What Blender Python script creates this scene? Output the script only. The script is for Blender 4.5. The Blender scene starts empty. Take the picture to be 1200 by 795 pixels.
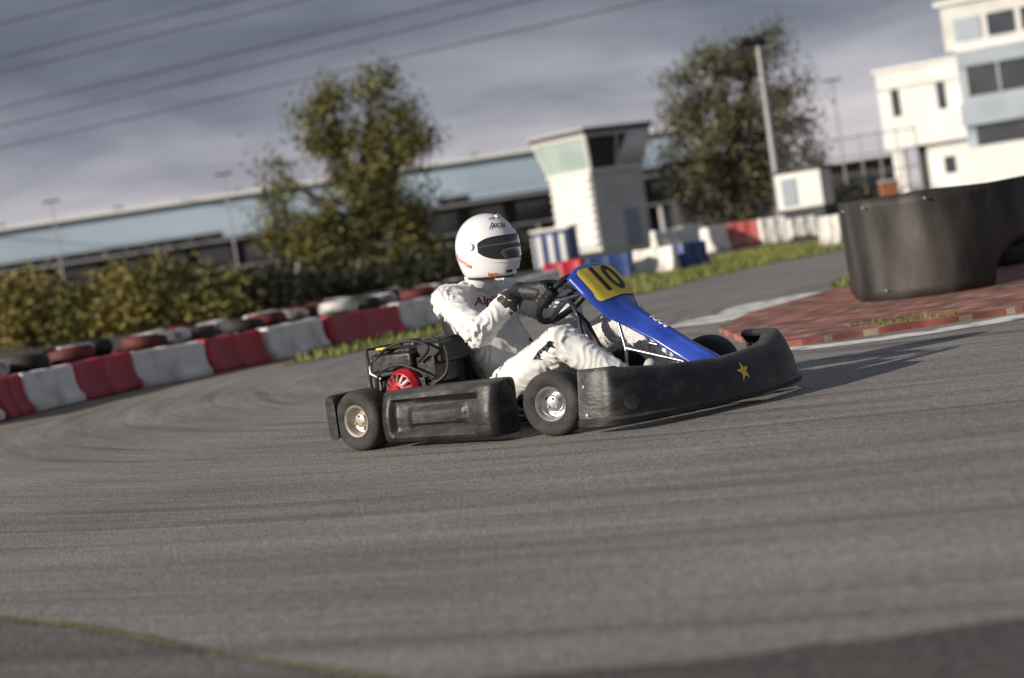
import bpy, bmesh, math, random
from mathutils import Vector, Matrix, noise
from mathutils.bvhtree import BVHTree
random.seed(7)
V=Vector; R=math.radians; sin=math.sin; cos=math.cos; PI=math.pi
scene=bpy.context.scene; col=scene.collection
# ---------------------------------------------------------------- camera
FOC=2400.0; CAMH=0.80; TILT=R(8.5); PIT=R(2.5)
camp=V((0,0,CAMH))
Fw=V((0,cos(PIT),-sin(PIT))); Hh=V((1,0,0)); Zz=V((0,sin(PIT),cos(PIT)))
Rt=cos(TILT)*Hh-sin(TILT)*Zz; Up=sin(TILT)*Hh+cos(TILT)*Zz
cd=bpy.data.cameras.new('camera'); cam=bpy.data.objects.new('camera',cd); col.objects.link(cam)
cam.matrix_world=Matrix(((Rt.x,Up.x,-Fw.x,0),(Rt.y,Up.y,-Fw.y,0),(Rt.z,Up.z,-Fw.z,CAMH),(0,0,0,1)))
cd.sensor_width=36; cd.lens=72; cd.clip_end=20000; cd.clip_start=.05
cd.dof.use_dof=True; cd.dof.focus_distance=9.0; cd.dof.aperture_fstop=2.1
scene.camera=cam
scene.view_settings.view_transform='Standard'; scene.view_settings.look='None'; scene.view_settings.exposure=0
def ray(px,py): return Fw+Rt*((px-600)/FOC)-Up*((py-397.5)/FOC)
def G(px,py,z=0.0):
    d=ray(px,py); t=(z-CAMH)/d.z; return camp+d*t
def P(px,py,Y):
    d=ray(px,py); return camp+d*(Y/d.y)
# ---------------------------------------------------------------- materials
def mat(name,c,rough=.6,metal=0,c2=None,scale=8,detail=6,bump=0,bscale=60,ramp=(.4,.62),stretch=(1,1,1),spec=.5,coat=0,dust=None):
    m=bpy.data.materials.new(name); m.use_nodes=True; nt=m.node_tree; N=nt.nodes; L=nt.links
    b=N['Principled BSDF']; b.inputs['Roughness'].default_value=rough; b.inputs['Metallic'].default_value=metal
    b.inputs['Specular IOR Level'].default_value=spec; b.inputs['Coat Weight'].default_value=coat
    tc=N.new('ShaderNodeTexCoord'); mp=N.new('ShaderNodeMapping'); mp.inputs['Scale'].default_value=stretch
    L.new(tc.outputs['Object'],mp.inputs['Vector'])
    if c2 is None: c2=tuple(x*.82 for x in c)
    n=N.new('ShaderNodeTexNoise'); n.inputs['Scale'].default_value=scale; n.inputs['Detail'].default_value=detail
    L.new(mp.outputs[0],n.inputs['Vector'])
    r=N.new('ShaderNodeValToRGB'); r.color_ramp.elements[0].position=ramp[0]; r.color_ramp.elements[1].position=ramp[1]
    r.color_ramp.elements[0].color=(*c,1); r.color_ramp.elements[1].color=(*c2,1)
    L.new(n.outputs['Fac'],r.inputs[0]); outc=r.outputs[0]
    if dust:   # dust settled on upward faces
        g=N.new('ShaderNodeNewGeometry'); sx=N.new('ShaderNodeSeparateXYZ'); L.new(g.outputs['Normal'],sx.inputs[0])
        mr=N.new('ShaderNodeMapRange'); mr.inputs[1].default_value=.35; mr.inputs[2].default_value=1.0; mr.inputs[3].default_value=.02; mr.inputs[4].default_value=.75
        L.new(sx.outputs[2],mr.inputs[0]); mx=N.new('ShaderNodeMix'); mx.data_type='RGBA'; mx.inputs[7].default_value=(*dust,1)
        m4=N.new('ShaderNodeMath'); m4.operation='MULTIPLY'; L.new(mr.outputs[0],m4.inputs[0]); L.new(n.outputs['Fac'],m4.inputs[1])
        L.new(m4.outputs[0],mx.inputs[0]); L.new(outc,mx.inputs[6]); outc=mx.outputs[2]
    L.new(outc,b.inputs['Base Color'])
    if bump:
        n2=N.new('ShaderNodeTexNoise'); n2.inputs['Scale'].default_value=bscale; n2.inputs['Detail'].default_value=4
        L.new(mp.outputs[0],n2.inputs['Vector'])
        bp=N.new('ShaderNodeBump'); bp.inputs['Strength'].default_value=bump; bp.inputs['Distance'].default_value=.01
        L.new(n2.outputs['Fac'],bp.inputs['Height']); L.new(bp.outputs[0],b.inputs['Normal'])
    return m
def leafmat(name,c,c2):
    m=mat(name,c,.7,0,c2,.5); nt=m.node_tree; N=nt.nodes; L=nt.links
    g=N.new('ShaderNodeNewGeometry'); r=N.new('ShaderNodeValToRGB')
    r.color_ramp.elements[0].color=(*c,1); r.color_ramp.elements[1].color=(*c2,1)
    mth=N.new('ShaderNodeMath'); mth.operation='MULTIPLY_ADD'; mth.inputs[1].default_value=.5
    nz=[n for n in N if n.type=='TEX_NOISE'][0]
    m3=N.new('ShaderNodeMath'); m3.operation='MULTIPLY_ADD'; m3.inputs[1].default_value=1.6; m3.inputs[2].default_value=-.55
    L.new(nz.outputs['Fac'],m3.inputs[0]); L.new(g.outputs['Random Per Island'],mth.inputs[0]); L.new(m3.outputs[0],mth.inputs[2])
    L.new(mth.outputs[0],r.inputs[0]); L.new(r.outputs[0],N['Principled BSDF'].inputs['Base Color'])
    return m
M={}
M['suit']=mat('suit_cloth',(.80,.80,.79),.85,0,(.64,.63,.62),5,bump=.25,bscale=40)
M['glove']=mat('glove_leather',(.012,.012,.013),.55,0,(.035,.035,.035),20,bump=.3,bscale=90)
M['helmet']=mat('helmet_paint',(.83,.83,.84),.18,0,(.80,.80,.81),4,coat=.6)
M['visor']=mat('visor_tint',(.012,.013,.016),.06,0,(.02,.02,.02),3,spec=.8,coat=1)
M['orange']=mat('orange_print',(.75,.16,.04),.5)
M['redprint']=mat('red_print',(.36,.02,.03),.6)
M['navy']=mat('navy_print',(.02,.03,.08),.4)
M['blackprint']=mat('black_print',(.015,.015,.015),.5)
M['rubber']=mat('kart_tyre_rubber',(.020,.019,.018),.78,0,(.065,.060,.054),14,bump=.35,bscale=120,ramp=(.42,.72),dust=(.10,.09,.075))
M['rimsilver']=mat('silver_rim',(.66,.66,.66),.32,.85,(.42,.42,.42),12)
M['rimgold']=mat('tan_rim',(.60,.56,.49),.42,.6,(.40,.37,.31),12)
M['plastic']=mat('scuffed_black_plastic',(.008,.008,.009),.46,0,(.055,.053,.050),9,10,bump=.28,bscale=24,ramp=(.5,.78),stretch=(1,1,2.0),dust=(.16,.15,.13))
M['frame']=mat('black_steel',(.02,.02,.021),.4,.3,(.05,.045,.04),20)
M['seat']=mat('seat_fibreglass',(.015,.015,.016),.35,0,(.04,.04,.04),10)
M['blue']=mat('blue_plastic',(.015,.045,.33),.26,0,(.03,.075,.42),6,coat=.3)
M['yellow']=mat('yellow_plate',(.80,.62,.07),.45,0,(.74,.55,.05),9)
M['chrome']=mat('bare_metal',(.6,.6,.6),.28,.95,(.35,.34,.33),25)
M['enginered']=mat('engine_red',(.50,.015,.03),.35,0,(.35,.01,.02),12)
M['engineblack']=mat('engine_black',(.014,.014,.014),.42,.2,(.05,.046,.042),30,bump=.3,bscale=50)
M['shoe']=mat('shoe_suede',(.55,.54,.52),.8)
M['steel_grey']=mat('grey_metal',(.32,.32,.33),.5,.5)
M['redbar']=mat('red_barrier_plastic',(.50,.018,.04),.5,0,(.34,.03,.04),3,bump=.2,bscale=12)
M['palered']=mat('faded_red_barrier_plastic',(.55,.10,.10),.6,0,(.45,.18,.16),3)
M['whitebar']=mat('white_barrier_plastic',(.80,.77,.72),.55,0,(.44,.39,.32),2.8,8,bump=.2,bscale=12,ramp=(.5,.75))
M['bluebar']=mat('blue_barrier_plastic',(.03,.07,.22),.5,0,(.02,.04,.14),3)
M['tyreblack']=mat('old_tyre_rubber',(.018,.017,.016),.8,0,(.05,.046,.042),5,bump=.5,bscale=25)
M['tyrewhite']=mat('white_painted_tyre',(.62,.61,.59),.7,0,(.16,.155,.15),5,bump=.5,bscale=25,ramp=(.46,.64))
M['tyrered']=mat('red_painted_tyre',(.13,.018,.018),.7,0,(.035,.014,.013),5,bump=.5,bscale=25)
M['belt']=mat('conveyor_belt_rubber',(.014,.013,.012),.6,0,(.070,.062,.053),2.4,10,bump=.8,bscale=7,ramp=(.45,.72),stretch=(1,1,.5))
M['cladding']=mat('pale_blue_cladding',(.40,.50,.60),.5,0,(.33,.42,.51),.1)
M['whitepaint']=mat('white_render',(.84,.83,.80),.7,0,(.72,.71,.68),.5)
M['offwhite']=mat('cream_wall',(.56,.50,.45),.75,0,(.46,.41,.37),.7)
M['topwall']=mat('pale_grey_wall',(.66,.65,.62),.75,0,(.56,.55,.52),.7)
M['shadegrey']=mat('grey_paint_and_shaded_wall',(.36,.41,.47),.7,0,(.30,.35,.40),.5)  # door grey; on the clubhouse main block it paints in the shaded side
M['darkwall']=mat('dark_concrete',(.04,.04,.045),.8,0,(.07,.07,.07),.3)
M['glass']=mat('dark_window_glass',(.03,.035,.045),.08,0,(.05,.055,.07),.5,spec=.9)
M['palegl']=mat('pale_glass',(.45,.54,.50),.12,0,(.38,.46,.44),.8,spec=.8)
M['roofdark']=mat('dark_roof_edge',(.035,.028,.026),.6)
M['roofwhite']=mat('white_roof_trim',(.84,.83,.79),.5)
M['bark']=mat('bark',(.07,.055,.04),.9,0,(.12,.10,.08),3,bump=.6,bscale=6)
M['leafA']=leafmat('olive_leaves',(.05,.058,.016),(.29,.26,.07))
M['leafB']=leafmat('grey_green_leaves',(.055,.058,.028),(.21,.19,.09))
M['leafC']=leafmat('yellow_autumn_leaves',(.09,.09,.022),(.48,.38,.10))
M['leafD']=leafmat('dark_hedge_leaves',(.015,.018,.008),(.055,.052,.02))
M['grass']=mat('verge_grass',(.10,.14,.025),.9,0,(.20,.19,.07),3,bump=.8,bscale=30)
M['moss']=mat('track_moss',(.13,.125,.04),.95,0,(.20,.18,.11),6,bump=.8,bscale=60)
M['blade']=leafmat('grass_blades',(.08,.12,.02),(.27,.26,.07))
M['mossblade']=leafmat('moss_blades',(.10,.11,.03),(.24,.22,.09))
M['field']=mat('field',(.04,.042,.024),.95,0,(.07,.062,.038),.15,bump=.5,bscale=3)
M['dirt']=mat('dirt',(.17,.14,.105),.95,0,(.27,.225,.17),1.5,bump=.8,bscale=20)
M['linepaint']=mat('worn_white_paint',(.80,.79,.76),.7,0,(.24,.225,.21),5,10,ramp=(.5,.62))
M['wire']=mat('power_wire',(.015,.015,.018),.6)
M['bolt']=mat('zinc_bolt',(.6,.6,.58),.4,.6)
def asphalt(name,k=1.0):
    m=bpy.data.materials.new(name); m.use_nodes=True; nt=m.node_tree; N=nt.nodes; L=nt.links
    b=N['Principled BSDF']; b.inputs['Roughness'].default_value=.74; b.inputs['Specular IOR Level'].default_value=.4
    g=N.new('ShaderNodeNewGeometry'); sub=N.new('ShaderNodeVectorMath'); sub.operation='SUBTRACT'; sub.inputs[1].default_value=(6.2,16.5,0)
    L.new(g.outputs['Position'],sub.inputs[0]); sx=N.new('ShaderNodeSeparateXYZ'); L.new(sub.outputs[0],sx.inputs[0])
    ln=N.new('ShaderNodeVectorMath'); ln.operation='LENGTH'; L.new(sub.outputs[0],ln.inputs[0])
    at=N.new('ShaderNodeMath'); at.operation='ARCTAN2'; L.new(sx.outputs[0],at.inputs[0]); L.new(sx.outputs[1],at.inputs[1])
    def polar(kr,ka,det):
        cb=N.new('ShaderNodeCombineXYZ'); mr=N.new('ShaderNodeMath'); mr.operation='MULTIPLY'; mr.inputs[1].default_value=kr
        L.new(ln.outputs['Value'],mr.inputs[0]); ma=N.new('ShaderNodeMath'); ma.operation='MULTIPLY'; ma.inputs[1].default_value=ka
        L.new(at.outputs[0],ma.inputs[0]); L.new(mr.outputs[0],cb.inputs[0]); L.new(ma.outputs[0],cb.inputs[1])
        n=N.new('ShaderNodeTexNoise'); n.inputs['Scale'].default_value=1.0; n.inputs['Detail'].default_value=det; L.new(cb.outputs[0],n.inputs['Vector']); return n
    n1=polar(3.2,3.0,3); n4=polar(20,9,6); n5=polar(6,2.2,2)
    def nz(sc,det):
        n=N.new('ShaderNodeTexNoise'); n.inputs['Scale'].default_value=sc; n.inputs['Detail'].default_value=det; L.new(g.outputs['Position'],n.inputs['Vector']); return n
    n2=nz(.55,6); n3=nz(85,3); n6=nz(26,5)
    def rp(n,p0,p1,c0,c1):
        r=N.new('ShaderNodeValToRGB'); e=r.color_ramp.elements; e[0].position=p0; e[1].position=p1; e[0].color=(*c0,1); e[1].color=(*c1,1); L.new(n.outputs['Fac'],r.inputs[0]); return r.outputs[0]
    def mul(a,c):
        x=N.new('ShaderNodeMix'); x.data_type='RGBA'; x.blend_type='MULTIPLY'; x.inputs[0].default_value=1
        L.new(a,x.inputs[6]); L.new(c,x.inputs[7]); return x.outputs[2]
    o=rp(n1,.3,.7,(.205*k,.190*k,.174*k),(.290*k,.269*k,.245*k))
    o=mul(o,rp(n4,.3,.7,(.66,.66,.67),(1,1,1))); o=mul(o,rp(n2,.35,.7,(.80,.80,.81),(1.0,.99,.97))); o=mul(o,rp(n3,.35,.65,(.5,.5,.5),(1,1,1)))
    o=mul(o,rp(n6,.35,.62,(.68,.68,.68),(1,1,1))); o=mul(o,rp(n5,.56,.68,(1,1,1),(.66,.66,.67)))
    L.new(o,b.inputs['Base Color'])
    bp=N.new('ShaderNodeBump'); bp.inputs['Strength'].default_value=.8; bp.inputs['Distance'].default_value=.008
    L.new(n3.outputs['Fac'],bp.inputs['Height']); L.new(bp.outputs[0],b.inputs['Normal'])
    return m
M['asphalt']=asphalt('track_asphalt',2.15); M['asphalt2']=asphalt('near_asphalt',1.25); M['asphalt3']=asphalt('dark_foreground_asphalt',.85)
def brickmat():
    m=bpy.data.materials.new('red_block_paving'); m.use_nodes=True; nt=m.node_tree; N=nt.nodes; L=nt.links
    b=N['Principled BSDF']; b.inputs['Roughness'].default_value=.85
    tc=N.new('ShaderNodeTexCoord'); mp=N.new('ShaderNodeMapping'); mp.inputs['Rotation'].default_value=(0,0,R(32)); L.new(tc.outputs['Object'],mp.inputs['Vector'])
    br=N.new('ShaderNodeTexBrick'); br.inputs['Scale'].default_value=1.0; br.inputs['Brick Width'].default_value=.45; br.inputs['Row Height'].default_value=.30
    br.inputs['Mortar Size'].default_value=.022; br.inputs['Color1'].default_value=(.40,.11,.09,1); br.inputs['Color2'].default_value=(.25,.12,.09,1); br.inputs['Mortar'].default_value=(.42,.34,.26,1)
    L.new(mp.outputs[0],br.inputs['Vector'])
    n=N.new('ShaderNodeTexNoise'); n.inputs['Scale'].default_value=4; n.inputs['Detail'].default_value=8; L.new(tc.outputs['Object'],n.inputs['Vector'])
    r=N.new('ShaderNodeValToRGB'); r.color_ramp.elements[0].position=.38; r.color_ramp.elements[0].color=(.42,.39,.37,1); r.color_ramp.elements[1].position=.66; r.color_ramp.elements[1].color=(1.2,1.2,1.2,1); L.new(n.outputs['Fac'],r.inputs[0])
    x=N.new('ShaderNodeMix'); x.data_type='RGBA'; x.blend_type='MULTIPLY'; x.inputs[0].default_value=1
    L.new(br.outputs['Color'],x.inputs[6]); L.new(r.outputs[0],x.inputs[7]); L.new(x.outputs[2],b.inputs['Base Color'])
    bp=N.new('ShaderNodeBump'); bp.inputs['Strength'].default_value=.5; bp.inputs['Distance'].default_value=.01; bp.invert=True
    L.new(br.outputs['Fac'],bp.inputs['Height']); L.new(bp.outputs[0],b.inputs['Normal'])
    return m
M['brick']=brickmat()
# ---------------------------------------------------------------- mesh helpers
class MB:
    def __init__(s): s.v=[]; s.f=[]; s.m=[]; s.mi=0
    def add(s,vs,fs):
        o=len(s.v); s.v+= [V(p) for p in vs]; s.f+=[tuple(o+i for i in f) for f in fs]; s.m+=[s.mi]*len(fs); return s
    def box(s,c,d,rot=None,taper=1.0):
        c=V(c); vs=[]
        for z in (-1,1):
            k=taper if z>0 else 1
            for x,y in ((-1,-1),(1,-1),(1,1),(-1,1)):
                p=V((x*d[0]/2*k,y*d[1]/2*k,z*d[2]/2)); vs.append(c+((rot@p) if rot else p))
        return s.add(vs,[(0,3,2,1),(4,5,6,7),(0,1,5,4),(1,2,6,5),(2,3,7,6),(3,0,4,7)])
    def tube(s,pts,r,n=10,closed=False):
        pts=[V(p) for p in pts]; k=len(pts); rs=r if isinstance(r,(list,tuple)) else [r]*k
        prev=None; vs=[]
        for i,p in enumerate(pts):
            if closed: t=pts[(i+1)%k]-pts[i-1]
            else: t=pts[min(i+1,k-1)]-pts[max(i-1,0)]
            t.normalize()
            if prev is None:
                a=t.cross(V((0,0,1)));
                if a.length<.01: a=t.cross(V((1,0,0)))
            else: a=prev-t*prev.dot(t)
            a.normalize(); prev=a; b=t.cross(a)
            for j in range(n):
                w=2*PI*j/n; vs.append(p+(a*cos(w)+b*sin(w))*rs[i])
        fs=[]
        for i in range(k if closed else k-1):
            for j in range(n):
                i2=(i+1)%k; fs.append((i*n+j,i*n+(j+1)%n,i2*n+(j+1)%n,i2*n+j))
        if not closed: fs.append(tuple(range(n-1,-1,-1))); fs.append(tuple((k-1)*n+j for j in range(n)))
        return s.add(vs,fs)
    def grid(s,rows,cu=False,cv=False,caps=False):
        nr=len(rows); nc=len(rows[0]); vs=[p for r in rows for p in r]; fs=[]
        for i in range(nr if cu else nr-1):
            for j in range(nc if cv else nc-1):
                a=i; b=(i+1)%nr; c=j; d=(j+1)%nc
                fs.append((a*nc+c,a*nc+d,b*nc+d,b*nc+c))
        if caps: fs.append(tuple(range(nc-1,-1,-1))); fs.append(tuple((nr-1)*nc+j for j in range(nc)))
        return s.add(vs,fs)
    def lathe(s,prof,c=(0,0,0),axis='Y',n=40,sgn=1):
        c=V(c); rows=[]
        for j in range(n):
            w=2*PI*j/n; row=[]
            for r,h in prof:
                h*=sgn
                if axis=='Y': row.append(c+V((r*cos(w),h,r*sin(w))))
                elif axis=='Z': row.append(c+V((r*cos(w),r*sin(w),h)))
                else: row.append(c+V((h,r*cos(w),r*sin(w))))
            rows.append(row)
        return s.grid(rows,cu=True)
    def ell(s,c,r,n=20):
        c=V(c); rows=[]
        for j in range(n):
            w=2*PI*j/n; rows.append([c+V((r[0]*cos(w)*sin(PI*i/12),r[1]*sin(w)*sin(PI*i/12),-r[2]*cos(PI*i/12))) for i in range(1,12)])
        o=len(s.v); s.grid(rows,cu=True)
        nc=11; s.add([c-V((0,0,r[2])),c+V((0,0,r[2]))],[])
        b=len(s.v)-2
        for j in range(n):
            j2=(j+1)%n; s.f.append((o+j*nc,o+j2*nc,b)); s.f.append((o+j2*nc+10,o+j*nc+10,b+1)); s.m+=[s.mi]*2
        return s
    def cap(s,a,b,ra,rb,n=14):
        a=V(a); b=V(b); t=(b-a); L=t.length; t.normalize(); pts=[];rs=[]
        for i in range(1,5): w=PI/2*i/4.0; pts.append(a-t*ra*cos(w)); rs.append(ra*sin(w))
        for i in range(3,-1,-1):
            w=PI/2*i/4.0+.02; pts.append(b+t*rb*cos(w)); rs.append(rb*sin(w))
        return s.tube(pts,rs,n)
    def chain(s,pts,rs):
        for i in range(len(pts)-1): s.cap(pts[i],pts[i+1],rs[i],rs[i+1])
        return s
    def build(s,name,mats,parent=None,bev=0,smooth=True,ang=38,solid=0,sub=0):
        me=bpy.data.meshes.new(name); me.from_pydata([tuple(p) for p in s.v],[],s.f)
        if not isinstance(mats,(list,tuple)): mats=[mats]
        for m in mats: me.materials.append(m)
        me.polygons.foreach_set('material_index',s.m); me.update()
        bm=bmesh.new(); bm.from_mesh(me); bmesh.ops.recalc_face_normals(bm,faces=bm.faces) if len(s.f)<30000 and smooth else None; bm.to_mesh(me); bm.free()
        if smooth:
            me.shade_smooth(); me.set_sharp_from_angle(angle=R(ang))
        o=bpy.data.objects.new(name,me); col.objects.link(o)
        if parent: o.parent=parent
        if solid: md=o.modifiers.new('s','SOLIDIFY'); md.thickness=solid
        if bev: md=o.modifiers.new('b','BEVEL'); md.width=bev; md.segments=3; md.limit_method='ANGLE'; md.angle_limit=R(35)
        if sub: md=o.modifiers.new('u','SUBSURF'); md.levels=sub; md.render_levels=sub
        return o
def empty(name,loc=(0,0,0),rz=0,parent=None):
    o=bpy.data.objects.new(name,None); col.objects.link(o); o.location=loc; o.rotation_euler=(0,0,rz); o.empty_display_size=.1
    if parent: o.parent=parent
    return o
def tag(o,label,cat,group=None,kind=None):
    o['label']=label; o['category']=cat
    if group: o['group']=group
    if kind: o['kind']=kind
    return o
def struct(o): o['kind']='structure'; return o
def fuse(mb,name,m,parent,vox,smooth_it=6,disp=None):
    o=mb.build(name,m,parent,smooth=False)
    md=o.modifiers.new('r','REMESH'); md.mode='VOXEL'; md.voxel_size=vox
    md=o.modifiers.new('s','SMOOTH'); md.iterations=smooth_it; md.factor=.5
    dg=bpy.context.evaluated_depsgraph_get(); me=bpy.data.meshes.new_from_object(o.evaluated_get(dg))
    o.modifiers.clear()
    if disp:
        ns=[v.normal.copy() for v in me.vertices]
        for v,n in zip(me.vertices,ns): v.co=v.co+n*disp(v.co,n)
    o.data=me; me.shade_smooth(); return o
def bvh_of(o):
    me=o.data; return BVHTree.FromPolygons([v.co.copy() for v in me.vertices],[tuple(p.vertices) for p in me.polygons])
def textmesh(body,size,shear=0,bold=0,sx=1):
    cu=bpy.data.curves.new('t','FONT'); cu.body=body; cu.size=size; cu.align_x='CENTER'; cu.align_y='CENTER'; cu.shear=shear; cu.offset=bold; cu.resolution_u=4
    o=bpy.data.objects.new('t',cu); col.objects.link(o); dg=bpy.context.evaluated_depsgraph_get(); dg.update()
    me=bpy.data.meshes.new_from_object(o.evaluated_get(dg)); bpy.data.objects.remove(o)
    for v in me.vertices: v.co.x*=sx
    return me
def polymesh(pts):
    me=bpy.data.meshes.new('p'); me.from_pydata([(x,y,0) for x,y in pts],[],[tuple(range(len(pts)))]); return me
def frame_at(c,out,up=V((0,0,1)),roll=0):
    z=V(out).normalized(); y=V(up)-z*V(up).dot(z); y.normalize(); x=y.cross(z)
    m=Matrix(((x.x,y.x,z.x,c[0]),(x.y,y.y,z.y,c[1]),(x.z,y.z,z.z,c[2]),(0,0,0,1)))
    return m@Matrix.Rotation(roll,4,'Z')
def decal(name,me,Mx,bvh,m,parent,off=.0025,cuts=2):
    bm=bmesh.new(); bm.from_mesh(me); bmesh.ops.triangulate(bm,faces=bm.faces)
    if cuts: bmesh.ops.subdivide_edges(bm,edges=bm.edges,cuts=cuts,use_grid_fill=True)
    bmesh.ops.triangulate(bm,faces=bm.faces)
    zd=(Mx.to_3x3()@V((0,0,1))).normalized()
    for v in bm.verts:
        p=Mx@v.co
        if bvh:
            h=bvh.ray_cast(p+zd*.12,-zd,.3)
            if h[0] is not None: p=h[0]
        v.co=p+zd*off
    me2=bpy.data.meshes.new(name); bm.to_mesh(me2); bm.free(); me2.materials.append(m)
    o=bpy.data.objects.new(name,me2); col.objects.link(o); o.parent=parent; return o
def ss(a,b,x):
    t=max(0,min(1,(x-a)/(b-a))); return t*t*(3-2*t)
def sheet(name,pts,z,m,thick=0):
    me=bpy.data.meshes.new(name); n=len(pts); vs=[(p[0],p[1],z) for p in pts]; fs=[tuple(range(n))]
    if thick:
        vs+=[(p[0],p[1],z-thick) for p in pts]; fs+=[(i,(i+1)%n,n+(i+1)%n,n+i) for i in range(n)]
    me.from_pydata(vs,[],fs); me.materials.append(m)
    bm=bmesh.new(); bm.from_mesh(me); bmesh.ops.triangulate(bm,faces=[f for f in bm.faces if len(f.verts)>4]); bmesh.ops.recalc_face_normals(bm,faces=bm.faces)
    for f in bm.faces:
        if abs(f.normal.z)>.9 and f.normal.z<0: f.normal_flip()
    bm.to_mesh(me); bm.free()
    o=bpy.data.objects.new(name,me); col.objects.link(o); return struct(o)
def smoothpts(pts,n=6):
    out=[]
    for i in range(len(pts)-1):
        p0=pts[max(i-1,0)];p1=pts[i];p2=pts[i+1];p3=pts[min(i+2,len(pts)-1)]
        for k in range(n):
            t=k/n; out.append(.5*((2*p1)+(p2-p0)*t+(2*p0-5*p1+4*p2-p3)*t*t+(3*p1-p0-3*p2+p3)*t**3))
    out.append(pts[-1]); return out
# ---------------------------------------------------------------- ground
sheet('ground',[(-6000,-3000),(6000,-3000),(6000,9000),(-6000,9000)],-.004,M['field'])
edge=smoothpts([G(*p) for p in [(-260,585),(-100,540),(0,510),(100,484),(240,447),(350,427),(450,407),(520,392),(600,374),(700,355),(770,341),(870,317),(990,292),(1080,268)]])
sheet('track',[(30,60),(40,-6),(-12,-6),(-14,6)]+[(p.x,p.y) for p in edge],.0,M['asphalt'])
dirt=[G(*p) for p in [(-260,560),(-100,520),(0,494),(80,474),(150,458),(237,440),(310,425),(380,409),(462,392),(530,378),(600,362),(700,335),(830,312),(990,275)]]
sheet('dirt_strip',[(p.x,p.y) for p in edge[:-4]]+[(p.x,p.y+1.6) for p in reversed(dirt)],-.002,M['dirt'])
gp=[G(*p) for p in [(330,430),(350,427),(450,407),(520,392),(600,374),(700,355),(770,341),(870,317),(990,292),(990,284),(900,289),(860,297),(790,312),(745,322),(690,332),(600,358),(530,377),(462,391),(380,408)]]
sheet('grass_verge',[(p.x,p.y) for p in gp],.004,M['grass'])
def scatter(name,poly,n,h,label,m):
    xs=[p.x for p in poly]; ys=[p.y for p in poly]; mb=MB(); k=0; rnd=random.Random(3)
    def inside(x,y):
        c=False; j=len(poly)-1
        for i in range(len(poly)):
            if (poly[i].y>y)!=(poly[j].y>y) and x<(poly[j].x-poly[i].x)*(y-poly[i].y)/(poly[j].y-poly[i].y)+poly[i].x: c=not c
            j=i
        return c
    tries=0
    while k<n and tries<n*20:
        tries+=1; x=rnd.uniform(min(xs),max(xs)); y=rnd.uniform(min(ys),max(ys))
        if not inside(x,y): continue
        if noise.noise(V((x*1.3,y*1.3,5)))<-.25: continue
        k+=1; a=rnd.uniform(0,PI); hh=h*rnd.uniform(.4,1.2); w=hh*.14
        dx,dy=cos(a)*w,sin(a)*w; lx,ly=rnd.uniform(-.4,.4)*hh,rnd.uniform(-.4,.4)*hh
        mb.add([(x-dx,y-dy,0),(x+dx,y+dy,0),(x+lx,y+ly,hh)],[(0,1,2)])
    o=mb.build(name,m,smooth=False); return tag(o,label,'grass',kind='stuff')
scatter('grass',gp,9000,.09,'short green and straw grass growing on the verge beside the track',M['blade'])
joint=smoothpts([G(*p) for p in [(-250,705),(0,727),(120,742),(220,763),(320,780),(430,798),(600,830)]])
sheet('near_tarmac',[(p.x,p.y) for p in joint]+[(1.2,1.0),(-4,0.5),(-6,2)],.004,M['asphalt2'])  # slightly darker asphalt colour on the near side of the joint
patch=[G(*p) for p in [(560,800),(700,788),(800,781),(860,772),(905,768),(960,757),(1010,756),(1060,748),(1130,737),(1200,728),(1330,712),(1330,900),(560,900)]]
sheet('dark_foreground_sheet',[(p.x,p.y) for p in patch],.007,M['asphalt3'])  # darker asphalt colour across the lower right foreground
jl=[p+V((0,.020+.04*noise.noise(p*3),0)) for p in joint]; jr=[p-V((0,.020+.04*noise.noise(p*4),0)) for p in joint]
sheet('moss_line',[(p.x,p.y) for p in jl]+[(p.x,p.y) for p in reversed(jr)],.010,M['moss'])
scatter('moss_grass',jl+list(reversed(jr)),2600,.017,'thin line of moss and short grass in the tarmac joint at lower left',M['mossblade'])
kerb=[G(*p) for p in [(842,389),(880,371),(930,357),(985,341),(1080,320),(1400,255),(1400,322),(1200,366),(1080,384),(1000,396),(940,405),(915,408),(870,402)]]
sheet('brick_kerb',[(p.x,p.y) for p in kerb],.035,M['brick'],.06)
def strip(name,px,w,z,m):
    pts=smoothpts([G(*p) for p in px]); l=[];r=[]
    for i,p in enumerate(pts):
        t=(pts[min(i+1,len(pts)-1)]-pts[max(i-1,0)]).normalized(); nn=V((-t.y,t.x,0)); ww=w*(1+.35*noise.noise(p*2.3)); l.append(p+nn*ww/2); r.append(p-nn*ww/2)
    return sheet(name,[(p.x,p.y) for p in l]+[(p.x,p.y) for p in reversed(r)],z,m)
strip('white_edge_line',[(905,412),(960,407),(1040,397),(1120,385),(1200,371),(1400,330)],.30,.004,M['linepaint'])
strip('white_kerb_line',[(815,382),(862,370),(900,359),(935,350),(980,341)],.85,.005,M['linepaint'])
tp=[G(*p) for p in [(985,386),(1010,380),(1080,376),(1120,372),(1120,378),(1040,388),(990,391)]]
scatter('kerb_grass',tp,420,.06,'tufts of dry grass growing through the red block kerb',M['blade'])
tp=[G(*p) for p in [(975,338),(1010,345),(1060,340),(1000,330)]]
scatter('kerb_weeds',tp,400,.10,'green weeds at the foot of the black belt barrier',M['blade'])
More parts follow.
